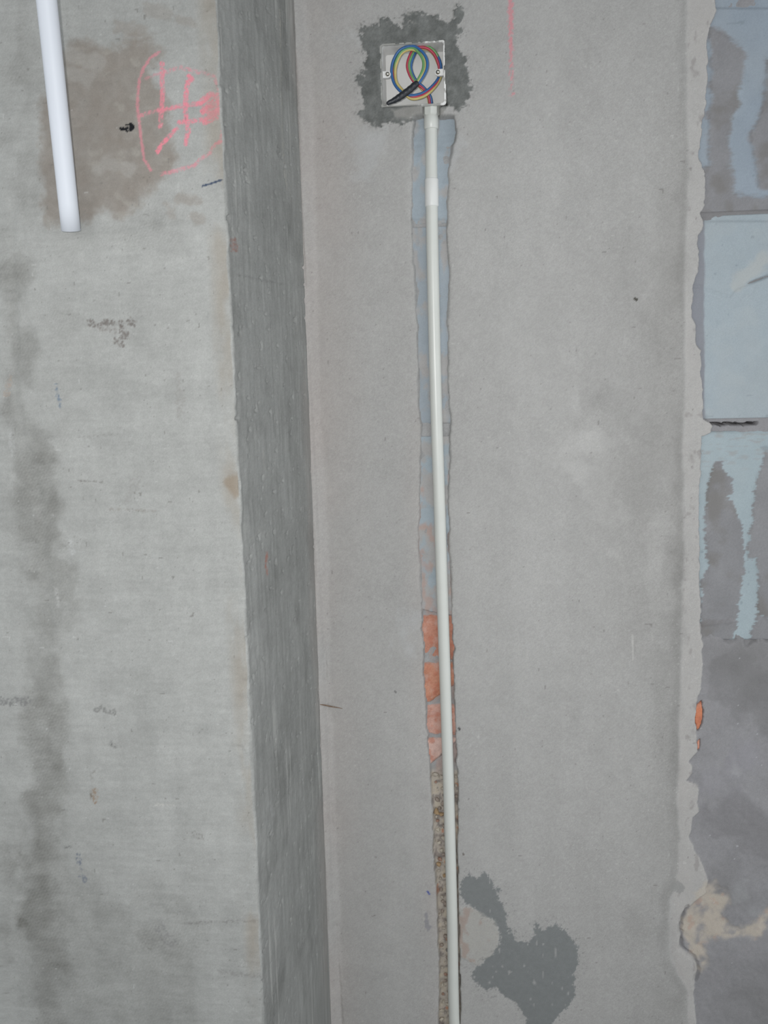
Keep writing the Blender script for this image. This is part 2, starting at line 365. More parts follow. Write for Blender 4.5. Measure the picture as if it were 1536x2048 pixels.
# small marks
for pts, wd, cl, a in (([(1271, 598), (1273, 599)], 6, (70, 68, 62), .9), ([(918, 1457), (919, 1459)], 4, (60, 60, 60), .8), ([(855, 1783), (859, 1788)], 3.5, (60, 74, 150), .9),
                       ([(1265, 1270), (1266, 1320)], 3, (190, 188, 184), .6), ([(926, 1707), (927, 1709)], 3, (80, 70, 66), .8), ([(790, 1382), (792, 1385)], 2.5, (70, 70, 70), .7),
                       ([(1374, 1812), (1378, 1560)], 0.1, (0, 0, 0), 0), ([(1350, 1772), (1360, 1776)], 20, (146, 146, 144), .8)):
    c = mix(c, a*stroke(px, py, pts, wd, 87, wd*.3, 1.5, .3), cl)
wet = np.clip(stain+0.5*patch, 0, 1)*0.6
me = grid_mesh('wall_back', P, c, K_WALL, wet)
wall_back = tag(link('wall_back', me, M_plaster), 'grey sand-cement plastered wall with a chase cut for the conduit', kind='structure')

# ------------------------------------------------------------------ concrete pier (front face, rounded arris, side face) as one surface
R_A = 0.004
front_x = axis(-0.575, X_SIDE-R_A, 0.00105, -1.6, X_SIDE-R_A)
prof = [(x, -D_PIER, 0, -1) for x in front_x]
for a in np.linspace(0, math.pi/2, 6)[1:]:
    prof.append((X_SIDE-R_A+R_A*math.sin(a), -D_PIER+R_A-R_A*math.cos(a), math.sin(a), -math.cos(a)))
for y in np.arange(-D_PIER+R_A+0.003, 0.006, 0.0034): prof.append((X_SIDE, y, 1, 0))
prof = np.array(prof)
zs = axis(0.56, 1.84, 0.0012, Z0-0.01, Z1+0.01)
nz, npf = len(zs), len(prof)
A = np.repeat(np.arange(npf)[None], nz, 0); Z = np.repeat(zs[:, None], npf, 1)
X = prof[A, 0]; Y = prof[A, 1]; NX = prof[A, 2]; NY = prof[A, 3]
S = np.concatenate([[0], np.cumsum(np.hypot(np.diff(prof[:, 0]), np.diff(prof[:, 1])))]); S = S - S[np.argmin(np.abs(prof[:, 0]-(X_SIDE-R_A)))]
S = np.repeat(S[None], nz, 0)                                                   # metres along the profile, 0 at the arris
isside = (NX > 0.5); fr = 1-isside.astype(float)
P = np.stack([X, Y, Z], -1); px, py = project(P)
n_big = fbm(S*6, Z*4, 101, 4); n_mid = fbm(S*45, Z*45, 102, 4); n_fine = fbm(S*250, Z*250, 103, 3); grit = _rng.rand(nz, npf)*2-1
arr = np.exp(-(S/0.02)**2)
h = 0.7*n_big+0.25*n_mid+0.12*n_fine                                            # millimetres outwards
h += fr*(0.35*fbm(S*10, Z*160, 104, 3) - 1.0*stroke(px, py, [(25, 400), (30, 800), (78, 1000), (100, 1250)], 14, 105, 10, 12, .02))
drag = fbm(S*130, Z*12, 106, 4)
h += (1-fr)*(0.7*fbm(S*60, Z*60, 107, 4)+0.55*drag - 2.6*smooth(.47, .64, fbm(S*90, Z*120, 108, 3)))
h += arr*(1.5*fbm(Z*18, Z*0, 109, 4) - 1.5*smooth(.2, .6, fbm(S*30, Z*40, 110, 3)))
fringe = 2.2*fbm(Z*35, Z*0+3, 111, 4)*arr                                       # slurry fringe wandering along the arris
P[..., 0] += (NX*h + fringe*smooth(0.012, 0.0, np.abs(S)))/mm; P[..., 1] += NY*h/mm

cf = np.zeros(X.shape+(3,)) + np.array([172, 173, 170.0])
cf += (6*n_big+6*n_mid+5*n_fine+4*grit+5*fbm(S*14, Z*14, 128, 4))[..., None]
cf += (5*fbm(S*9, Z*75, 112, 4) + 4*fbm(S*70, Z*9, 113, 3) + 4*fbm(S*60, Z*420, 129, 2))[..., None]        # board and sacking drag
weave = np.sin((px*0.8+py)*0.75)*np.sin((px-py*0.8)*0.3)
for pts, wd, a in (([(30, 560), (40, 800), (78, 1010), (108, 1250), (92, 1600), (70, 1760), (100, 2080)], 62, -24), ([(10, 480), (18, 800)], 26, -12), ([(70, 960), (60, 1080)], 90, -12),
                   ([(55, 0), (60, 420)], 46, -14), ([(20, 0), (20, 300)], 30, -6), ([(120, 640), (125, 860)], 50, -8), ([(100, 1450), (80, 1740)], 90, -9),
                   ([(150, 1850), (300, 1990), (160, 2060)], 190, -13), ([(310, 1800), (350, 1880)], 90, -10), ([(120, 490), (330, 480)], 70, -7), ([(15, 1700), (5, 1900)], 30, -16),
                   ([(240, 470), (330, 420)], 60, -6)):
    m_ = stroke(px, py, pts, wd, 114, 46, 46, .022)
    cf += (.9*a*m_*(0.75+0.5*fbm(S*60, Z*60, 115, 4)))[..., None]*np.array([1, 1.03, 1.06]); cf += (2.5*m_*weave)[..., None]
# brown damp patch
BROWN = [(92, 440), (80, 330), (85, 220), (110, 140), (150, 90), (300, 78), (312, 110), (300, 150), (335, 215), (352, 300), (345, 330), (312, 362), (285, 378), (262, 412), (240, 425), (190, 418), (168, 440), (120, 445)]
bs = poly_sd(px, py, BROWN, 120)
brown = smooth(-14, 14, bs+26*fbm(px*.018, py*.018, 116, 5)+9*fbm(px*.12, py*.12, 117, 3))
cf = mix(cf, 0.85*brown*(0.8+0.2*fbm(px*.04, py*.04, 118, 3)), (141, 132, 123))
pale = smooth(.25, .5, fbm(px*.035+4, py*.045, 119, 4)); cf = mix(cf, .6*brown*pale, (166, 162, 154)); cf += (brown*6*fbm(px*.1, py*.1, 146, 4))[..., None]
for pts, wd in (([(143, 110), (190, 125)], 34), ([(140, 145), (175, 160)], 30), ([(215, 325), (260, 340)], 26), ([(192, 340), (200, 345)], 12)):
    cf = mix(cf, 0.5*stroke(px, py, pts, wd, 120, 12, 12, .06), (172, 170, 165))
for pts, wd, a in (([(240, 55), (280, 62)], 26, .35), ([(360, 40), (385, 45)], 18, .3), ([(300, 20), (330, 28)], 30, .25), ([(360, 395), (390, 402)], 22, .4), ([(385, 435), (400, 440)], 18, .35), ([(335, 410), (345, 430)], 14, .3)):
    cf = mix(cf, a*stroke(px, py, pts, wd, 121, 10, 10, .08), (146, 137, 128))
# black paint dabs and pen mark
for pts, wd in (([(262, 249), (265, 254), (262, 259)], 8), ([(255, 256), (250, 259), (254, 262)], 5), ([(247, 257), (240, 257)], 4), ([(241, 256), (244, 260)], 5), ([(252, 250), (258, 249)], 3)):
    cf = mix(cf, 0.95*stroke(px, py, pts, wd, 122, 1.5, 1.5, .3), (18, 19, 24))
cf = mix(cf, 0.85*stroke(px, py, [(405, 372), (425, 366), (443, 360)], 3.6, 123, 1.2, 1.5, .5), (52, 66, 92))
# chalk letters, loop and scribble
CH = [([(318, 104), (300, 116), (288, 135), (279, 158), (276, 185), (275, 215), (279, 250), (284, 290), (288, 318), (302, 340)], 4.0, .5),
      ([(291, 157), (303, 152), (330, 144)], 4, .35), ([(330, 144), (362, 135), (395, 143), (430, 152), (436, 170), (440, 185)], 6, .45),
      ([(324, 128), (325, 190), (323, 225), (321, 252)], 8, .7), ([(281, 231), (300, 225), (320, 219)], 6, .55), ([(318, 220), (345, 216), (375, 210), (400, 207), (418, 196)], 7, .75),
      ([(378, 152), (373, 180), (370, 205), (373, 240), (376, 265), (371, 287)], 8, .75), ([(384, 160), (378, 152)], 7, .8),
      ([(352, 258), (332, 280), (322, 290), (315, 304)], 7, .85), ([(358, 245), (385, 242), (410, 238), (430, 230)], 7, .75),
      ([(400, 205), (420, 188), (438, 192), (441, 210), (432, 235), (410, 244)], 10, .85), ([(405, 222), (425, 212), (438, 205)], 9, .9), ([(410, 214), (430, 200)], 8, .8),
      ([(408, 226), (434, 220)], 9, .85), ([(415, 235), (438, 222)], 8, .75), ([(443, 265), (441, 275)], 5, .6), ([(440, 283), (430, 288), (423, 296)], 6, .85),
      ([(420, 305), (405, 315), (390, 330), (370, 336), (345, 343), (322, 348)], 5.5, .5)]
for i, (pts, wd, a) in enumerate(CH):
    m_ = stroke(px, py, pts, wd+1.5, 130+i, 2.2, 2.5, .35)*smooth(-.75+.5*(1-a), .1+.5*(1-a), fbm(px*.32, py*.32, 160+i, 3)+(.35 if i == 0 else 0))
    cf = mix(cf, min(1, a+.08)*m_, (240, 142, 156))
# other marks
for pts, wd, cl, a, rg in (([(178, 650), (262, 645)], 10, (112, 106, 102), .75, 8), ([(245, 655), (250, 672), (240, 682)], 14, (116, 110, 106), .75, 10), ([(200, 655), (230, 662)], 12, (140, 136, 132), .6, 9),
                           ([(113, 772), (118, 800), (121, 812)], 5, (92, 112, 136), .6, 4), ([(155, 1712), (163, 1745), (168, 1758)], 8, (98, 106, 122), .6, 6), ([(222, 1488), (229, 1491)], 8, (108, 107, 106), .8, 2),
                           ([(0, 1402), (50, 1400)], 16, (118, 118, 118), .6, 8), ([(186, 1582), (190, 1600)], 12, (150, 130, 112), .8, 4), ([(181, 1580), (182, 1600)], 4, (110, 106, 100), .6, 2), ([(304, 1611), (347, 1609)], 5, (200, 199, 194), .8, 1.5),
                           ([(187, 1560), (181, 1550), (190, 1542)], 3, (140, 138, 134), .6, 1), ([(130, 1696), (142, 1693)], 3, (96, 96, 96), .7, 1), ([(158, 875), (235, 868)], 3, (140, 139, 136), .6, 2), ([(156, 961), (205, 964)], 3, (128, 126, 122), .7, 1),
                           ([(215, 1018), (310, 1022)], 4, (146, 142, 136), .5, 2), ([(195, 1418), (230, 1424)], 8, (110, 110, 108), .5, 6), ([(390, 1668), (400, 1674)], 12, (124, 122, 118), .6, 6), ([(370, 1846), (525, 1842)], 5, (130, 128, 126), .6, 2),
                           ([(440, 1943), (526, 1955)], 7, (138, 136, 134), .5, 4), ([(320, 1855), (345, 1885)], 16, (128, 127, 127), .5, 10), ([(484, 1925), (492, 1932)], 10, (194, 195, 192), .6, 4), ([(440, 1350), (520, 1340)], 6, (188, 188, 184), .4, 4),
                           ([(140, 1085), (145, 1105)], 10, (196, 198, 198), .5, 5), ([(112, 1180), (118, 1210)], 5, (200, 200, 198), .5, 4), ([(20, 760), (12, 790)], 10, (178, 156, 140), .4, 5), ([(20, 870), (25, 910)], 8, (194, 195, 194), .5, 5),
                           ([(205, 200), (230, 195)], 1, (0, 0, 0), 0, 0), ([(280, 945), (255, 1000)], 14, (150, 148, 145), .35, 8), ([(355, 755), (360, 825)], 14, (150, 147, 143), .4, 8)):
    cf = mix(cf, a*stroke(px, py, pts, wd*1.15, 190, rg*1.4, 3.5, .15, .85), cl)
pit = smooth(.955, .975, vnoise(S*300, Z*300, 124)); cf = mix(cf, .5*pit, (118, 116, 112))
wsp = smooth(.972, .985, vnoise(S*260, Z*260, 125)); cf = mix(cf, .5*wsp, (205, 206, 204))
edge_b = fr*smooth(0.022, 0.004, -S)*smooth(-.25, .4, fbm(S*40, Z*14, 126, 4)); cf = mix(cf, .5*edge_b, (156, 146, 132))
cf = mix(cf, .5*fr*stroke(px, py, [(462, 960), (476, 985)], 28, 127, 12, 12, .06), (146, 128, 108))
# side face: form-struck, scraped
cs = np.zeros_like(cf)+np.array([172, 173, 170.0]) + (8*n_big+8*n_mid+7*n_fine+5*grit)[..., None]
cs += (9*fbm(S*5, Z*26, 145, 4))[..., None]
cs += (11*drag)[..., None]
cs += (-14*smooth(.1, .6, fbm(S*18, Z*16, 141, 4)))[..., None]
cs = mix(cs, .7*smooth(.3, .55, fbm(S*110, Z*8, 142, 3))*smooth(-.2, .4, fbm(S*8, Z*8, 143, 2)), (206, 206, 202))     # pale scrapes
cs = mix(cs, .35*smooth(0.30, 0.40, S)*smooth(-.3, .3, fbm(S*20, Z*10, 144, 3)), (178, 168, 162))
for pts, wd, cl, a, rg in (([(466, 480), (470, 500)], 12, (170, 118, 108), .6, 6), ([(534, 1105), (531, 1130), (535, 1150)], 4, (196, 120, 104), .7, 2), ([(560, 20), (566, 300), (574, 380)], 3, (190, 188, 180), .7, 1.5),
                           ([(470, 30), (485, 50), (500, 57)], 6, (184, 185, 182), .5, 3), ([(500, 1080), (520, 1062)], 3, (190, 190, 184), .7, 1), ([(541, 1605), (545, 1630)], 7, (192, 193, 192), .7, 3), ([(537, 1500), (556, 1470)], 4, (180, 180, 178), .5, 2),
                           ([(584, 1800), (585, 1850)], 5, (190, 190, 186), .5, 2), ([(560, 790), (556, 830)], 3, (186, 184, 180), .5, 1), ([(476, 550), (565, 568)], 4, (130, 130, 128), .4, 3), ([(526, 900), (529, 940)], 3, (196, 194, 188), .6, 1),
                           ([(490, 810), (535, 800)], 3, (184, 184, 180), .5, 1), ([(500, 735), (545, 728)], 3, (186, 186, 182), .4, 1), ([(540, 280), (530, 305)], 3, (184, 186, 184), .5, 1), ([(510, 400), (550, 398)], 3, (178, 180, 178), .5, 1.5)):
    cs = mix(cs, a*stroke(px, py, pts, wd, 200, rg*1.3, 2.5, .2, .7), cl)
c = np.where(isside[..., None], cs, cf)
me = grid_mesh('wall_left', P, c, K_PIER)
wall_left = tag(link('wall_left', me, M_concrete), 'cast concrete pier with pink chalk letters standing out from the plastered wall', kind='structure')

# ------------------------------------------------------------------ floor and ceiling
def slab(name, mat, z, t, label):
    bm = bmesh.new()
    bmesh.ops.create_grid(bm, x_segments=8, y_segments=8, size=1.0)
    for v in bm.verts: v.co = Vector((-0.15+v.co.x*1.45, -1.2+v.co.y*1.22, z))
    r = bmesh.ops.extrude_face_region(bm, geom=bm.faces[:])
    for v in [g for g in r['geom'] if isinstance(g, bmesh.types.BMVert)]: v.co.z += t
    bmesh.ops.recalc_face_normals(bm, faces=bm.faces[:])
    me = bpy.data.meshes.new(name); bm.to_mesh(me); bm.free()
    return tag(link(name, me, mat), label, kind='structure')
slab('floor', M_floor, Z0, -0.06, 'bare grey cement floor')
slab('ceiling', M_ceiling, Z1, 0.06, 'bare concrete ceiling slab')

# ------------------------------------------------------------------ masonry behind the plaster: blocks and bricks, each its own piece
def piece(name, mat, x_cols, zv, depth_fn, colour_fn, back=0.07, k=K_WALL):
    """front face as a fine relief, closed by plain sides and a back"""
    X, Z = np.meshgrid(x_cols, zv); P = np.stack([X, np.zeros_like(X), Z], -1); px, py = project(P)
    P[..., 1] = depth_fn(X, Z, px, py)/mm
    c = colour_fn(X, Z, px, py)
    # wrap: one ring of vertices behind
    Pb = np.empty((P.shape[0]+2, P.shape[1]+2, 3)); Pb[1:-1, 1:-1] = P
    Pb[0, 1:-1] = P[0]; Pb[-1, 1:-1] = P[-1]; Pb[1:-1, 0] = P[:, 0]; Pb[1:-1, -1] = P[:, -1]
    for i, j, s, t in ((0, 0, 0, 0), (0, -1, 0, -1), (-1, 0, -1, 0), (-1, -1, -1, -1)): Pb[i, j] = P[s, t]
    for sl in ((0, slice(None)), (-1, slice(None)), (slice(None), 0), (slice(None), -1)): Pb[sl[0], sl[1], 1] = back
    cb = np.empty(Pb.shape); cb[1:-1, 1:-1] = c; cb[0, 1:-1] = c[0]; cb[-1, 1:-1] = c[-1]; cb[:, 0] = cb[:, 1]; cb[:, -1] = cb[:, -2]
    cb[0, 0] = c[0, 0]; cb[0, -1] = c[0, -1]; cb[-1, 0] = c[-1, 0]; cb[-1, -1] = c[-1, -1]; 
    me = grid_mesh(name, Pb, cb, k)
    return link(name, me, mat, wall_back)

xa, xb = at(818, 800, 0)[0], at(1380, 800, 0)[0]
BLOCK_X = np.array(list(np.arange(xa, xa+0.066, 0.0016))+list(np.linspace(xa+0.10, xb-0.03, 6))+list(np.arange(xb, 0.41, 0.0016))+[0.44, 0.48, 0.52])
SM1 = [[(1418, 50), (1440, 60), (1490, 90), (1492, 130), (1482, 200), (1468, 240), (1462, 300), (1466, 360), (1470, 385), (1520, 392), (1640, 380), (1640, 440), (1380, 440), (1380, 340), (1420, 330), (1418, 240), (1425, 140)],
       [(1640, 100), (1536, 115), (1532, 180), (1524, 230), (1504, 262), (1506, 300), (1514, 340), (1520, 372), (1640, 390)]]
SM3 = [[(1430, 930), (1445, 925), (1450, 945), (1465, 960), (1470, 990), (1455, 1000), (1470, 1012), (1485, 1050), (1492, 1100), (1488, 1150), (1482, 1200), (1474, 1245), (1404, 1256), (1403, 1160), (1420, 1140), (1411, 1060), (1413, 1000), (1420, 960)],
       [(1640, 880), (1536, 905), (1521, 940), (1512, 980), (1508, 1040), (1497, 1100), (1499, 1120), (1515, 1118), (1518, 1150), (1516, 1230), (1540, 1240), (1640, 1240)],
       [(1380, 1245), (1474, 1240), (1478, 1256), (1466, 1275), (1468, 1300), (1380, 1300)], [(1516, 1235), (1640, 1235), (1640, 1300), (1505, 1300), (1503, 1270)]]
def block_fns(n, smears, base, y0, y1):
    def dfn(X, Z, px, py):
        in_ch = smooth(1000, 960, px)
        right = 8.0+0.5*fbm(X*50, Z*50, 300+n, 4)+0.5*fbm(X*8, Z*8, 310+n, 3)
        if n == 2:                                                              # cracked corner of the middle block
            d = py-np.interp(px, [1400, 1445, 1462, 1475, 1536, 1640], [572, 588, 592, 575, 552, 535]); right += 1.6*np.exp(-(d/3.0)**2)+5*np.exp(-(d/2.0)**2)*smooth(1490, 1515, px)-0.9*smooth(0, -30, d)*smooth(-90, 0, d)
        if smears: 
            for s in smears: right -= 1.6*smooth(-2, 3, poly_sd(px, py, s)+5*fbm(px*.05, py*.12, 320+n, 4))
        chz = 5.4+2.6*np.abs(fbm(X*30, Z*22, 330+n, 3))+1.8*fbm(X*90, Z*60, 331+n, 3)+1.2*fbm(X*20, Z*120, 332+n, 2)
        chz += 9*smooth(330, 240, py)
        if n == 3: chz = chz + 14*smooth(1226, 1232, py+5*fbm(px*.06, py*.06, 333, 3)-.25*(px-870))
        mid = smooth(930, 950, px)*smooth(1375, 1365, px)
        d = in_ch*chz+(1-in_ch)*right
        ed = np.minimum(py-y0, y1-py); d += 2.5*smooth(6, 0, ed)
        inb = (X > bx0-.004) & (X < bx1+.004) & (Z > bz0-.010) & (Z < bz1+.004)
        return np.where(inb, 58.0, np.where(mid > 0, 16.0, d))
    def cfn(X, Z, px, py):
        c = np.zeros(X.shape+(3,))+np.array(base, float)+(5*fbm(X*9, Z*9, 340+n, 4)+3*fbm(X*80, Z*80, 341+n, 3))[..., None]
        g = _rng.rand(*X.shape)*2-1; c += (2*g)[..., None]
        pt = smooth(.93, .955, vnoise(X*110, Z*110, 342+n)); c = mix(c, .45*pt, (122, 132, 138)); c = mix(c, .22*smooth(-.2, .6, fbm(X*18, Z*12, 346+n, 4)), (162, 166, 167))
        if n == 2:
            c = mix(c, .25*smooth(-.1, .7, fbm(px*.03, py*.03, 343, 4)), (172, 177, 178))
            d = py-np.interp(px, [1400, 1445, 1462, 1475, 1536, 1640], [572, 588, 592, 575, 552, 535])
            c = mix(c, .5*stroke(px, py, [(1475, 572), (1530, 520), (1600, 500)], 26, 344, 14, 14, .05), (176, 176, 172))
        for i, s in enumerate(smears or []):
            so = 7 if n == 1 else 1.5
            m = smooth(-so, so, poly_sd(px, py, s)+(12 if n == 1 else 7)*fbm(px*.03, py*(.05 if n == 1 else .16), 350+n+i, 4)+5*fbm(px*.1, py*.5, 352+n, 3))
            sc = np.zeros_like(c)+np.array([132, 131, 133.0])+(9*fbm(X*30, Z*30, 353+n+i, 4)+3*g)[..., None]
            sc = mix(sc, .6*smooth(0, .5, fbm(px*.02, py*.02, 354+n+i, 4)), (114, 110, 106))
            c = c*(1-.93*m[..., None])+sc*.93*m[..., None]
        if n == 2:
            m = smooth(1413, 1409, px+3*fbm(px*.05, py*.05, 345, 3)); c = mix(c, .85*m, (130, 131, 137))
        if n == 3:
            c = mix(c, .5*smooth(.15, .5, fbm(px*.04, py*.2, 356, 3))*smooth(960, 900, py), (150, 148, 146))
        in_ch = smooth(1000, 960, px)
        dust = in_ch*smooth(-.05, .35, fbm(px*.05, py*.03, 357+n, 4)+.2*smooth(500, 1200, py)-.08); c = mix(c, in_ch*.8, (158, 168, 175)); c = mix(c, .8*dust, (166, 162, 159))
        red = in_ch*smooth(.0, .4, fbm(px*.07, py*.04, 358+n, 4)+.5*smooth(800, 1250, py)-.35)*smooth(700, 1000, py); c = mix(c, .5*red, (178, 146, 134))
        return c
    return dfn, cfn
def zcols(ya, yb, step=0.0016):
    a = at(1100, ya, 0)[2]; b = at(1100, yb, 0)[2]; return np.arange(b, a, step)
for n, ya, yb, sm, base in ((1, 14, 436, SM1, (144, 154, 164)), (2, 443, 844, None, (156, 166, 172)), (3, 868, 1280, SM3, (154, 166, 171)), (4, -400, 4, None, (126, 131, 144))):
    dfn, cfn = block_fns(n, sm, base, ya-5, yb+5)
    b = piece('block', M_block, BLOCK_X, zcols(ya, yb) if n != 4 else zcols(ya, yb, .004), dfn, cfn)
    b['label'] = ['', 'blue-grey block smeared with grey mortar', 'clean pale blue block with a cracked corner', 'pale blue block under the open joint with dark mortar smears', 'dark blue-grey block'][n]

# red bricks opened up by the chase, and one at the plaster edge
def brick(n, x0, x1, y0, y1, dmean, base, amp=2.4, slope=0.0, outline=None):
    a = at((x0+x1)/2, y1, 0)[2]; b = at((x0+x1)/2, y0, 0)[2]; xl = at(x0, (y0+y1)/2, 0)[0]; xr = at(x1, (y0+y1)/2, 0)[0]
    def dfn(X, Z, px, py):
        u = (py-y0)/(y1-y0)
        d = dmean + amp*fbm(X*28, Z*28, 400+n, 3)+0.7*fbm(X*120, Z*120, 401+n, 3)+2.0*(4*(u-.45)*(u-.45)) 
        w_ = 4*fbm(px*.08, px*0+n, 402, 3); ed = np.minimum(py-y0+w_, y1+slope*(px-862)-py+w_*.7)
        d = d+5*smooth(6, -4, ed)
        if outline: d = d+14*smooth(1, -1.5, poly_sd(px, py, outline)+1.5*fbm(px*.15, py*.15, 407, 3))
        return d
    def cfn(X, Z, px, py):
        c = np.zeros(X.shape+(3,))+np.array(base, float)+(9*fbm(X*50, Z*50, 403+n, 4)+5*(_rng.rand(*X.shape)*2-1))[..., None]*np.array([1, .8, .7])
        c = mix(c, .5*smooth(.1, .5, fbm(px*.07, py*.09, 404+n, 3)), (176, 108, 88)); c = mix(c, .7*smooth(.05, .55, fbm(px*.09+3, py*.07, 405+n, 4)), (192, 158, 146)); c += (12*fbm(px*.12, py*.1, 408+n, 3))[..., None]
        ed = np.minimum(py-y0, y1+slope*(px-862)-py)+6*fbm(px*.1, py*.1, 406+n, 3); c = mix(c, .85*smooth(6, 0, ed), (166, 156, 153))
        return c
    return piece('brick', M_brick, np.arange(xl, xr, .0013), np.arange(a, b, .0013), dfn, cfn)
for n, (y0, y1, base) in enumerate([(1230, 1324, (184, 132, 113)), (1327, 1409, (186, 133, 110)), (1411, 1476, (192, 152, 139)), (1478, 1534, (198, 168, 158))]):
    brick(n*5, 836, 922, y0, y1, 10.0, base, slope=(.3, -.7, .2, -.9)[n])
brick(31, 1386, 1412, 1398, 1470, 2.2, (196, 126, 96), .5, outline=[(1392, 1411), (1404, 1405), (1407, 1424), (1405, 1442), (1401, 1458), (1394, 1464), (1389, 1440)])['label'] = 'orange brick peeping out at the plaster edge'
brick(36, 1390, 1408, 1470, 1512, 2.6, (192, 136, 116), .5, outline=[(1394, 1484), (1401, 1478), (1400, 1500), (1394, 1504)])

# rubble stones in the bottom of the chase
def stone_mesh(seed):
    r = np.random.RandomState(seed); bm = bmesh.new(); bmesh.ops.create_icosphere(bm, subdivisions=1, radius=1.0)
    for v in bm.verts: v.co *= 0.75+0.5*r.rand()
    for f in bm.faces: f.smooth = False
    me = bpy.data.meshes.new('stone'); bm.to_mesh(me); bm.free(); return me
stone_cols = [(176, 168, 156), (150, 138, 128), (188, 180, 166), (160, 130, 114), (128, 123, 120), (168, 142, 110)]
stone_ms = []
for i, sc in enumerate(stone_cols):
    m_ = stone_mesh(50+i); m_.materials.append(plain('stone_%d' % i, sc, rough=.8, var=.12, vscale=300, bump=.3, k=.95)); stone_ms.append(m_)
rs = np.random.RandomState(5)
y = 1552.0; i = 0
while y < 2080:
    for side in (0, 1):
        l, r_ = float(along(CHL, y)), float(along(CHR, y)); cx = 893+(y-1405)*0.0255
        lo, hi = (l+5, cx-10) if side == 0 else (cx+13, r_-1)
        if hi-lo < 3 or (side == 1 and rs.rand() < .35): continue
        p = at(lo+(hi-lo)*rs.rand(), y+rs.uniform(-4, 4), 0.0)
        o = bpy.data.objects.new('stone', stone_ms[rs.choice(6, p=[.27, .2, .25, .1, .12, .06])]); col.objects.link(o)
        s_ = rs.uniform(.0028, .0052)
        o.location = (p[0], rs.uniform(.0095, .0125), p[2]); o.scale = (s_*.8, s_*.8, s_*rs.uniform(.8, 1.3)); o.rotation_euler = rs.rand(3)*6
        o.parent = wall_back
    y += rs.uniform(8, 13)
p = at(872, 1628, 0); o = bpy.data.objects.new('stone', stone_ms[5]); col.objects.link(o); o.location = (p[0], .008, p[2]); o.scale = (.005, .004, .006); o.parent = wall_back

# ------------------------------------------------------------------ tubes
def tube_bm(bm, pts, radii, seg=24, caps=True, inner=None):
    pts = [Vector(p) for p in pts]; n = len(pts); rings = []
    T = [(pts[min(i+1, n-1)]-pts[max(i-1, 0)]).normalized() for i in range(n)]
    ref = Vector((0, -1, 0)) if abs(T[0].y) < .9 else Vector((1, 0, 0))
    N_ = (ref-T[0]*ref.dot(T[0])).normalized()
    for i in range(n):
        N_ = (N_-T[i]*N_.dot(T[i])).normalized(); B = T[i].cross(N_)
        r = radii[i] if hasattr(radii, '__len__') else radii
        rings.append([bm.verts.new(pts[i]+(N_*math.cos(a)+B*math.sin(a))*r) for a in [2*math.pi*k/seg for k in range(seg)]])
    for a, b in zip(rings[:-1], rings[1:]):
        for k in range(seg):
            f = bm.faces.new((a[k], a[(k+1) % seg], b[(k+1) % seg], b[k])); f.smooth = True
    if caps: bm.faces.new(rings[0][::-1]); bm.faces.new(rings[-1])
    return rings
def from_bm(name, bm, mat, parent=None):
    bmesh.ops.recalc_face_normals(bm, faces=bm.faces[:])
    me = bpy.data.meshes.new(name); bm.to_mesh(me); bm.free()
    o = link(name, me, mat)
    if parent is not None: attach(o, parent)
    return o
def spline(pts, n):
    pts = np.array(pts, float); d = np.concatenate([[0], np.cumsum(np.linalg.norm(np.diff(pts[:, :2], axis=0), axis=1))])
    t = np.linspace(0, d[-1], n); out = []
    P_ = np.vstack([2*pts[0]-pts[1], pts, 2*pts[-1]-pts[-2]])
    for u in t:
        i = min(np.searchsorted(d, u, 'right')-1, len(pts)-2); s = (u-d[i])/(d[i+1]-d[i])
        p0, p1, p2, p3 = P_[i], P_[i+1], P_[i+2], P_[i+3]
        out.append(0.5*((2*p1)+(-p0+p2)*s+(2*p0-5*p1+4*p2-p3)*s*s+(-p0+3*p1-3*p2+p3)*s**3))
    return np.array(out), t/d[-1]

# ------------------------------------------------------------------ conduit in the chase
def cond_y(py_): return np.interp(py_, [200, 260, 420, 700, 1150, 1400, 2100], [.0125, .0115, .0045, -.0002, -.0002, .0034, .0040])
cpx = [(862.4, 232), (862.7, 300), (863.6, 415), (867, 600), (872, 800), (878.6, 1000), (884.6, 1190), (891.8, 1405), (898.6, 1620), (904.7, 1850), (908.6, 2048)]
cpts = [at(x, y, float(cond_y(y))) for x, y in cpx]
cpts.append(np.array([cpts[-1][0]+.006, .004, 0.15])); cpts.append(np.array([cpts[-1][0]+.002, .004, 0.0]))
R_C = 0.0084
croot = empty('conduit', Vector((float(cpts[-1][0]), 0.004, 0.0)))
tag(croot, 'long off-white plastic conduit lying in the wall chase below the box', 'conduit')
sp_, _ = spline([(p[0], p[2], p[1]) for p in cpts], 90)
path = [Vector((q[0], q[2], q[1])) for q in sp_]
bm = bmesh.new(); tube_bm(bm, path, R_C, 28); from_bm('pipe', bm, M_conduit, croot)
def on_cond(py_):
    a = np.array([[y, x] for x, y in cpx]); return Vector(at(float(np.interp(py_, a[:, 0], a[:, 1])), py_, float(cond_y(py_))))
a, b = on_cond(357), on_cond(414); bm = bmesh.new()
d = (b-a)
tube_bm(bm, [a, a+d*.02, a+d*.05, a+d*.95, a+d*.98, b], [R_C*.98, R_C*1.09, R_C*1.13, R_C*1.13, R_C*1.09, R_C*.98], 28)
o = from_bm('coupling', bm, M_coupling, croot); o['label'] = 'straight white coupling sleeve'
a, b = on_cond(231), on_cond(259); d = b-a; bm = bmesh.new()
tube_bm(bm, [a, a+d*.06, a+d*.94, b], [R_C*1.12, R_C*1.2, R_C*1.18, R_C*1.08], 28)
ad = from_bm('adapter', bm, M_conduit, croot); ad['label'] = 'male adapter screwed to the box'
a, b = on_cond(213), on_cond(232); d = b-a; bm = bmesh.new()
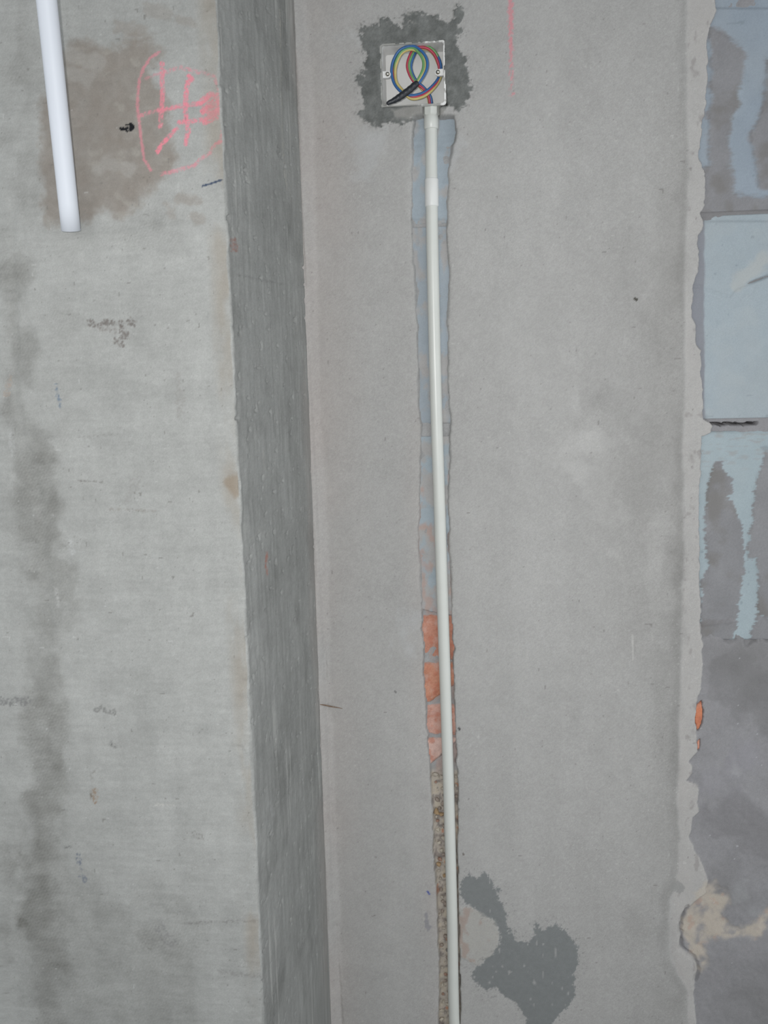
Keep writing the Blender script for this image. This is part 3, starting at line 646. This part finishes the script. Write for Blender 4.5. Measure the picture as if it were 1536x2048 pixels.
tube_bm(bm, [a, a+d*.1, a+d*.85, b], [R_C*1.25, R_C*1.36, R_C*1.36, R_C*1.2], 8)
for f in bm.faces: f.smooth = False
nut = from_bm('lock_nut', bm, M_conduit); nut.parent = ad

# ------------------------------------------------------------------ flush box
broot = empty('junction_box', Vector((BOX_C[0], 0.0, bz0))); tag(broot, 'white square plastic back box set in dark mortar at the top of the conduit', 'junction box')
def rrect(hw, hh, r, y, n=6):
    out = []
    for cx_, cz_, a0 in ((hw-r, hh-r, 0), (-hw+r, hh-r, 90), (-hw+r, -hh+r, 180), (hw-r, -hh+r, 270)):
        for k in range(n+1):
            a = math.radians(a0+90*k/n); out.append(Vector((BOX_C[0]+cx_+r*math.cos(a), y, BOX_C[2]+cz_+r*math.sin(a))))
    return out
def loft(loops, close_first=False, close_last=True, smooth_=False):
    bm = bmesh.new(); R_ = [[bm.verts.new(v) for v in l] for l in loops]; n = len(R_[0])
    for a, b in zip(R_[:-1], R_[1:]):
        for k in range(n): bm.faces.new((a[k], a[(k+1) % n], b[(k+1) % n], b[k])).smooth = smooth_
    if close_first: bm.faces.new(R_[0][::-1])
    if close_last: bm.faces.new(R_[-1])
    return bm
m, nt, N, L, b_ = nodes('box_plastic')                                          # white plastic with smears of mortar near the mouth
tcn = N.new('ShaderNodeTexCoord'); sep = N.new('ShaderNodeSeparateXYZ'); geo = N.new('ShaderNodeNewGeometry'); L.new(geo.outputs['Position'], sep.inputs[0])
n1 = N.new('ShaderNodeTexNoise'); n1.inputs['Scale'].default_value = 130; n1.inputs['Detail'].default_value = 5; L.new(geo.outputs['Position'], n1.inputs['Vector'])
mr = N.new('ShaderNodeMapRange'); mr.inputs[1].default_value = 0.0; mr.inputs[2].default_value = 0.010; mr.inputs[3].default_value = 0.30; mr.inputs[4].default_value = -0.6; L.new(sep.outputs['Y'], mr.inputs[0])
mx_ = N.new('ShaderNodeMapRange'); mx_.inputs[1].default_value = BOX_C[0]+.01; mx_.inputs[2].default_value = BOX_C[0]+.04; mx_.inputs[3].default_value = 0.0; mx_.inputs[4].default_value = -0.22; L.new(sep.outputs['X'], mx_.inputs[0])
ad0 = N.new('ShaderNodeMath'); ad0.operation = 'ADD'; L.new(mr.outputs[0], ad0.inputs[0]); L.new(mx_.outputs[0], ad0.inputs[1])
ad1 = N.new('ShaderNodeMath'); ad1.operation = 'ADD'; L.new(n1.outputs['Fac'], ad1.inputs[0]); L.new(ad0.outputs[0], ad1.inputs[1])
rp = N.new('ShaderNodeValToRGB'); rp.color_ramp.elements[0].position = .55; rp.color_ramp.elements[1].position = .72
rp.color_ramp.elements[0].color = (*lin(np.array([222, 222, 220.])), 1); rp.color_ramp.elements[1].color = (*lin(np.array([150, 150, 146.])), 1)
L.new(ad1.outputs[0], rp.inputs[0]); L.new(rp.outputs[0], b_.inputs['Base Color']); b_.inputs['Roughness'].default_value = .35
M_box = m
hw, hh = BOX_W/2, BOX_H/2
bm = loft([rrect(hw-.001, hh-.001, .004, .046), rrect(hw-.001, hh-.001, .004, .003), rrect(hw, hh, .0045, .0025), rrect(hw, hh, .0045, .0004), rrect(hw-.0006, hh-.0006, .004, -.0001),
           rrect(hw-.0028, hh-.0028, .0035, -.0001), rrect(hw-.0032, hh-.0032, .0034, .0008), rrect(hw-.0036, hh-.0036, .0034, .043)], close_first=True, close_last=True)
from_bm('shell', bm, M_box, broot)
def lug(x_px, y_px, s):
    p = at(x_px, y_px, 0.0); bm = bmesh.new()
    x_w = BOX_C[0]+s*(hw-.0034); r = .0042
    outl = [(x_w, p[2]-r), (p[0]-s*0, p[2]-r)] + [(p[0]-s*r*math.sin(a), p[2]-r*math.cos(a)) for a in np.linspace(0, math.pi, 9)[1:-1]] + [(p[0], p[2]+r), (x_w, p[2]+r)]
    A_ = [bm.verts.new((x, .0045, z)) for x, z in outl]; B_ = [bm.verts.new((x, .0105, z)) for x, z in outl]; n = len(outl)
    for k in range(n): bm.faces.new((A_[k], A_[(k+1) % n], B_[(k+1) % n], B_[k]))
    bm.faces.new(A_[::-1]); bm.faces.new(B_)
    lg = from_bm('screw_lug', bm, M_box, broot)
    bm = bmesh.new(); q = Vector((p[0], 0, p[2])); prof_ = [(.0056, .0028), (.0034, .0030), (.0016, .0027), (.0004, .0016), (.0001, .0004)]
    tube_bm(bm, [q+Vector((0, yy, 0)) for yy, _ in prof_], [rr for _, rr in prof_], 16)
    sc = from_bm('screw', bm, M_metal, broot); sc['label'] = 'shiny domed screw head'
    # cross slot arms, set into the dome, their grey painting the shade of a recess
    bm = bmesh.new()
    for ang in (.5, .5+math.pi/2):
        M_ = Matrix.Translation(q+Vector((0, .0008, 0))) @ Matrix.Rotation(ang, 4, 'Y') @ Matrix.Diagonal((.0030, .0012, .0006, 1)); bmesh.ops.create_cube(bm, size=1.0, matrix=M_)
    sl = from_bm('screw_slot', bm, M_slot); sl.parent = sc
lug(774.5, 147, -1); lug(875.5, 143, 1)

# ------------------------------------------------------------------ coil of wires, taped at the end
def cp(x, y): return 740+x/9.6, 70+y/9.6
#        crop x, y,  depth mm,  offsets (across, towards viewer) in mm for blue, red, yellow, green
K = [(1165, 1330, 24, (-1.9, .3), (1.0, 1.4), (1.9, -1.0), (-.2, -1.8)), (1130, 1180, 22, (-1.9, .3), (.6, 1.4), (2.0, -.6), (-.2, -1.8)), (1020, 1030, 19, (-1.9, -.3), (.4, 1.5), (2.1, .3), (-.6, -1.4)),
     (860, 880, 15, (-1.9, .3), (1.9, 1.2), (.2, -1.2), (.3, 1.3)), (765, 700, 13, (-2.6, .2), (2.2, 1.0), (-.6, -1.2), (-.4, 1.2)), (755, 540, 12, (-3.0, .2), (2.6, 1.0), (-.3, -1.2), (-.2, 1.2)), (840, 330, 12, (-2.4, .2), (2.4, .6), (-.2, -1.2), (-.2, 1.0)),
     (950, 250, 13, (1.2, -1.2), (.6, 1.4), (-.4, -1.6), (1.6, -.4)), (1110, 262, 14, (2.0, -1.2), (-.4, 1.5), (-1.0, -1.6), (2.4, -.2)), (1240, 370, 16, (2.0, -.9), (-.8, 1.6), (-1.2, -1.4), (2.4, .2)), (1320, 540, 18, (2.2, .4), (-.9, 1.5), (-1.4, -1.0), (1.2, -1.6)),
     (1350, 720, 20, (.4, 1.8), (-1.2, .6), (1.6, .2), (0, -1.8)), (1290, 900, 18, (-1.2, 1.4), (.6, .8), (1.8, .4), (.2, -1.6)), (1130, 1075, 14, (-1.8, 1.0), (.6, 1.0), (2.6, .8), (.6, -1.4)), (960, 1165, 10, (-2.0, 1.0), (.8, .6), (3.2, .8), (1.0, -1.4)),
     (780, 1175, 8, (-1.0, 1.4), (.4, .2), (3.2, .0), (0.6, -1.6)), (620, 1090, 7, (1.2, 1.6), (.4, -1.0), (-1.6, .2), (-.5, -1.2)), (490, 930, 8, (1.8, 1.4), (-.6, -1.0), (-2.0, .3), (-.6, -1.0)), (440, 720, 9, (1.9, 1.0), (-.6, -1.3), (-3.4, .4), (-2.2, -1.0)),
     (470, 530, 9, (2.4, 1.0), (-.6, -1.3), (-3.6, .6), (-1.8, .6)), (570, 350, 8, (2.6, 1.2), (-.4, -1.3), (-2.4, .2), (-1.0, 1.0)), (700, 265, 7, (2.0, 1.2), (-.4, -1.2), (-2.4, .5), (-1.0, .8)), (850, 250, 6, (1.7, 1.0), (-.2, -1.3), (-2.6, .4), (-1.2, .9)),
     (980, 345, 5, (2.2, .8), (.2, -1.3), (-1.6, -.2), (-2.4, .9)), (1050, 480, 4, (3.0, .6), (.0, -1.3), (-.6, -.2), (-2.4, 1.0)), (1060, 620, 3, (2.8, .7), (.0, -1.3), (-.2, -.4), (-2.6, 1.0)), (1010, 760, 1.5, (2.4, .8), (.0, -1.3), (.0, .4), (-2.2, .9)),
     (900, 930, 0, (1.6, .8), (.0, -1.2), (.0, .8), (-1.6, .3)), (760, 1060, -2, (1.3, .6), (-.2, -1.2), (.0, 1.0), (-1.3, .2))]
kp = [at(*cp(k[0], k[1]), k[2]/mm) for k in K]
dat = [list(p)+[v for w_ in k[3:] for v in w_] for p, k in zip(kp, K)]
dat = [[r[0], r[2], r[1]]+r[3:] for r in dat]
sp_, tt = spline(dat, 170)
wroot = empty('wire_coil', Vector((BOX_C[0], .02, bz0))); tag(wroot, 'loose coil of red, blue, green and yellow wires with taped end inside the box', 'wires')
cen = np.stack([sp_[:, 0], sp_[:, 2], sp_[:, 1]], 1)
tan = np.gradient(cen, axis=0); tan /= np.linalg.norm(tan, axis=1)[:, None]
nrm = np.stack([-tan[:, 2], np.zeros(len(tan)), tan[:, 0]], 1); nrm /= np.linalg.norm(nrm, axis=1)[:, None]   # left of travel as seen from the room
for i, (nm, mt) in enumerate((('blue_wire', M_blue), ('red_wire', M_red), ('yellow_wire', M_yellow), ('green_wire', M_green))):
    q = cen + nrm*sp_[:, 3+2*i][:, None]/mm*0.92 + np.array([0, -1, 0])*sp_[:, 4+2*i][:, None]/mm
    bm = bmesh.new(); tube_bm(bm, q, .0019, 10); o = from_bm(nm, bm, mt, wroot)
tp = [(925, 905, -.5, 2.6), (880, 945, -.8, 4.2), (760, 1050, -2.4, 4.5), (640, 1140, -4.0, 4.5), (540, 1210, -5.4, 4.3), (450, 1262, -6.6, 3.6), (380, 1292, -7.4, 2.9), (330, 1318, -8.0, 2.4), (318, 1324, -8.1, 1.0)]
tpts = [at(*cp(x, y), d_/mm) for x, y, d_, _ in tp]
s2, _ = spline([[p[0], p[2], p[1], t_[3]] for p, t_ in zip(tpts, tp)], 40)
bm = bmesh.new(); rr = s2[:, 3]/mm*(1+.05*np.sin(np.arange(40)*1.3))
tube_bm(bm, [(q[0], q[2], q[1]) for q in s2], rr, 14)
o = from_bm('tape_wrap', bm, M_tape, wroot); o['label'] = 'black insulating tape wound round the wire ends'

# ------------------------------------------------------------------ white pipe hanging in front of the pier
pb = Vector(at(142.0, 461, -D_PIER-.016)); pt_ = Vector(at(93, 0, -D_PIER-.070)); mid = Vector(at(117, 225, -D_PIER-.0435))
dirn = (pt_-pb); top = pt_+(pt_-mid)*((Z1-pt_.z)/(pt_.z-mid.z)); top.z = Z1
R_P = 0.5*35.5/F*(pb-Vector(CAM)).length*0.985
q, _ = spline([(p[2], 0, p[0], p[1]) for p in (pb, mid, pt_, (pt_+top)/2, top)], 40)
pp = [Vector((v[2], v[3], v[0])) for v in q]
bm = bmesh.new(); ro = tube_bm(bm, pp, R_P, 32, caps=False); ri = tube_bm(bm, pp, R_P-.0016, 32, caps=False)
for k in range(32):
    bm.faces.new((ro[0][k], ri[0][k], ri[0][(k+1) % 32], ro[0][(k+1) % 32])); bm.faces.new((ro[-1][k], ro[-1][(k+1) % 32], ri[-1][(k+1) % 32], ri[-1][k]))
o = from_bm('plastic_pipe', bm, M_pipe)
tag(o, 'bright white plastic pipe hanging free in front of the concrete pier', 'pipe')

# ------------------------------------------------------------------ a bit of straw caught on the plaster
sq = [at(634, 1408, -.0135), at(648, 1410, -.008), at(662, 1413, -.0035), at(685, 1417, .0)]
bm = bmesh.new(); tube_bm(bm, [Vector(p) for p in sq], [.0005, .0009, .0010, .0003], 6)
o = from_bm('straw', bm, M_straw); tag(o, 'thin dry straw stuck to the plaster at the inner corner', 'straw')
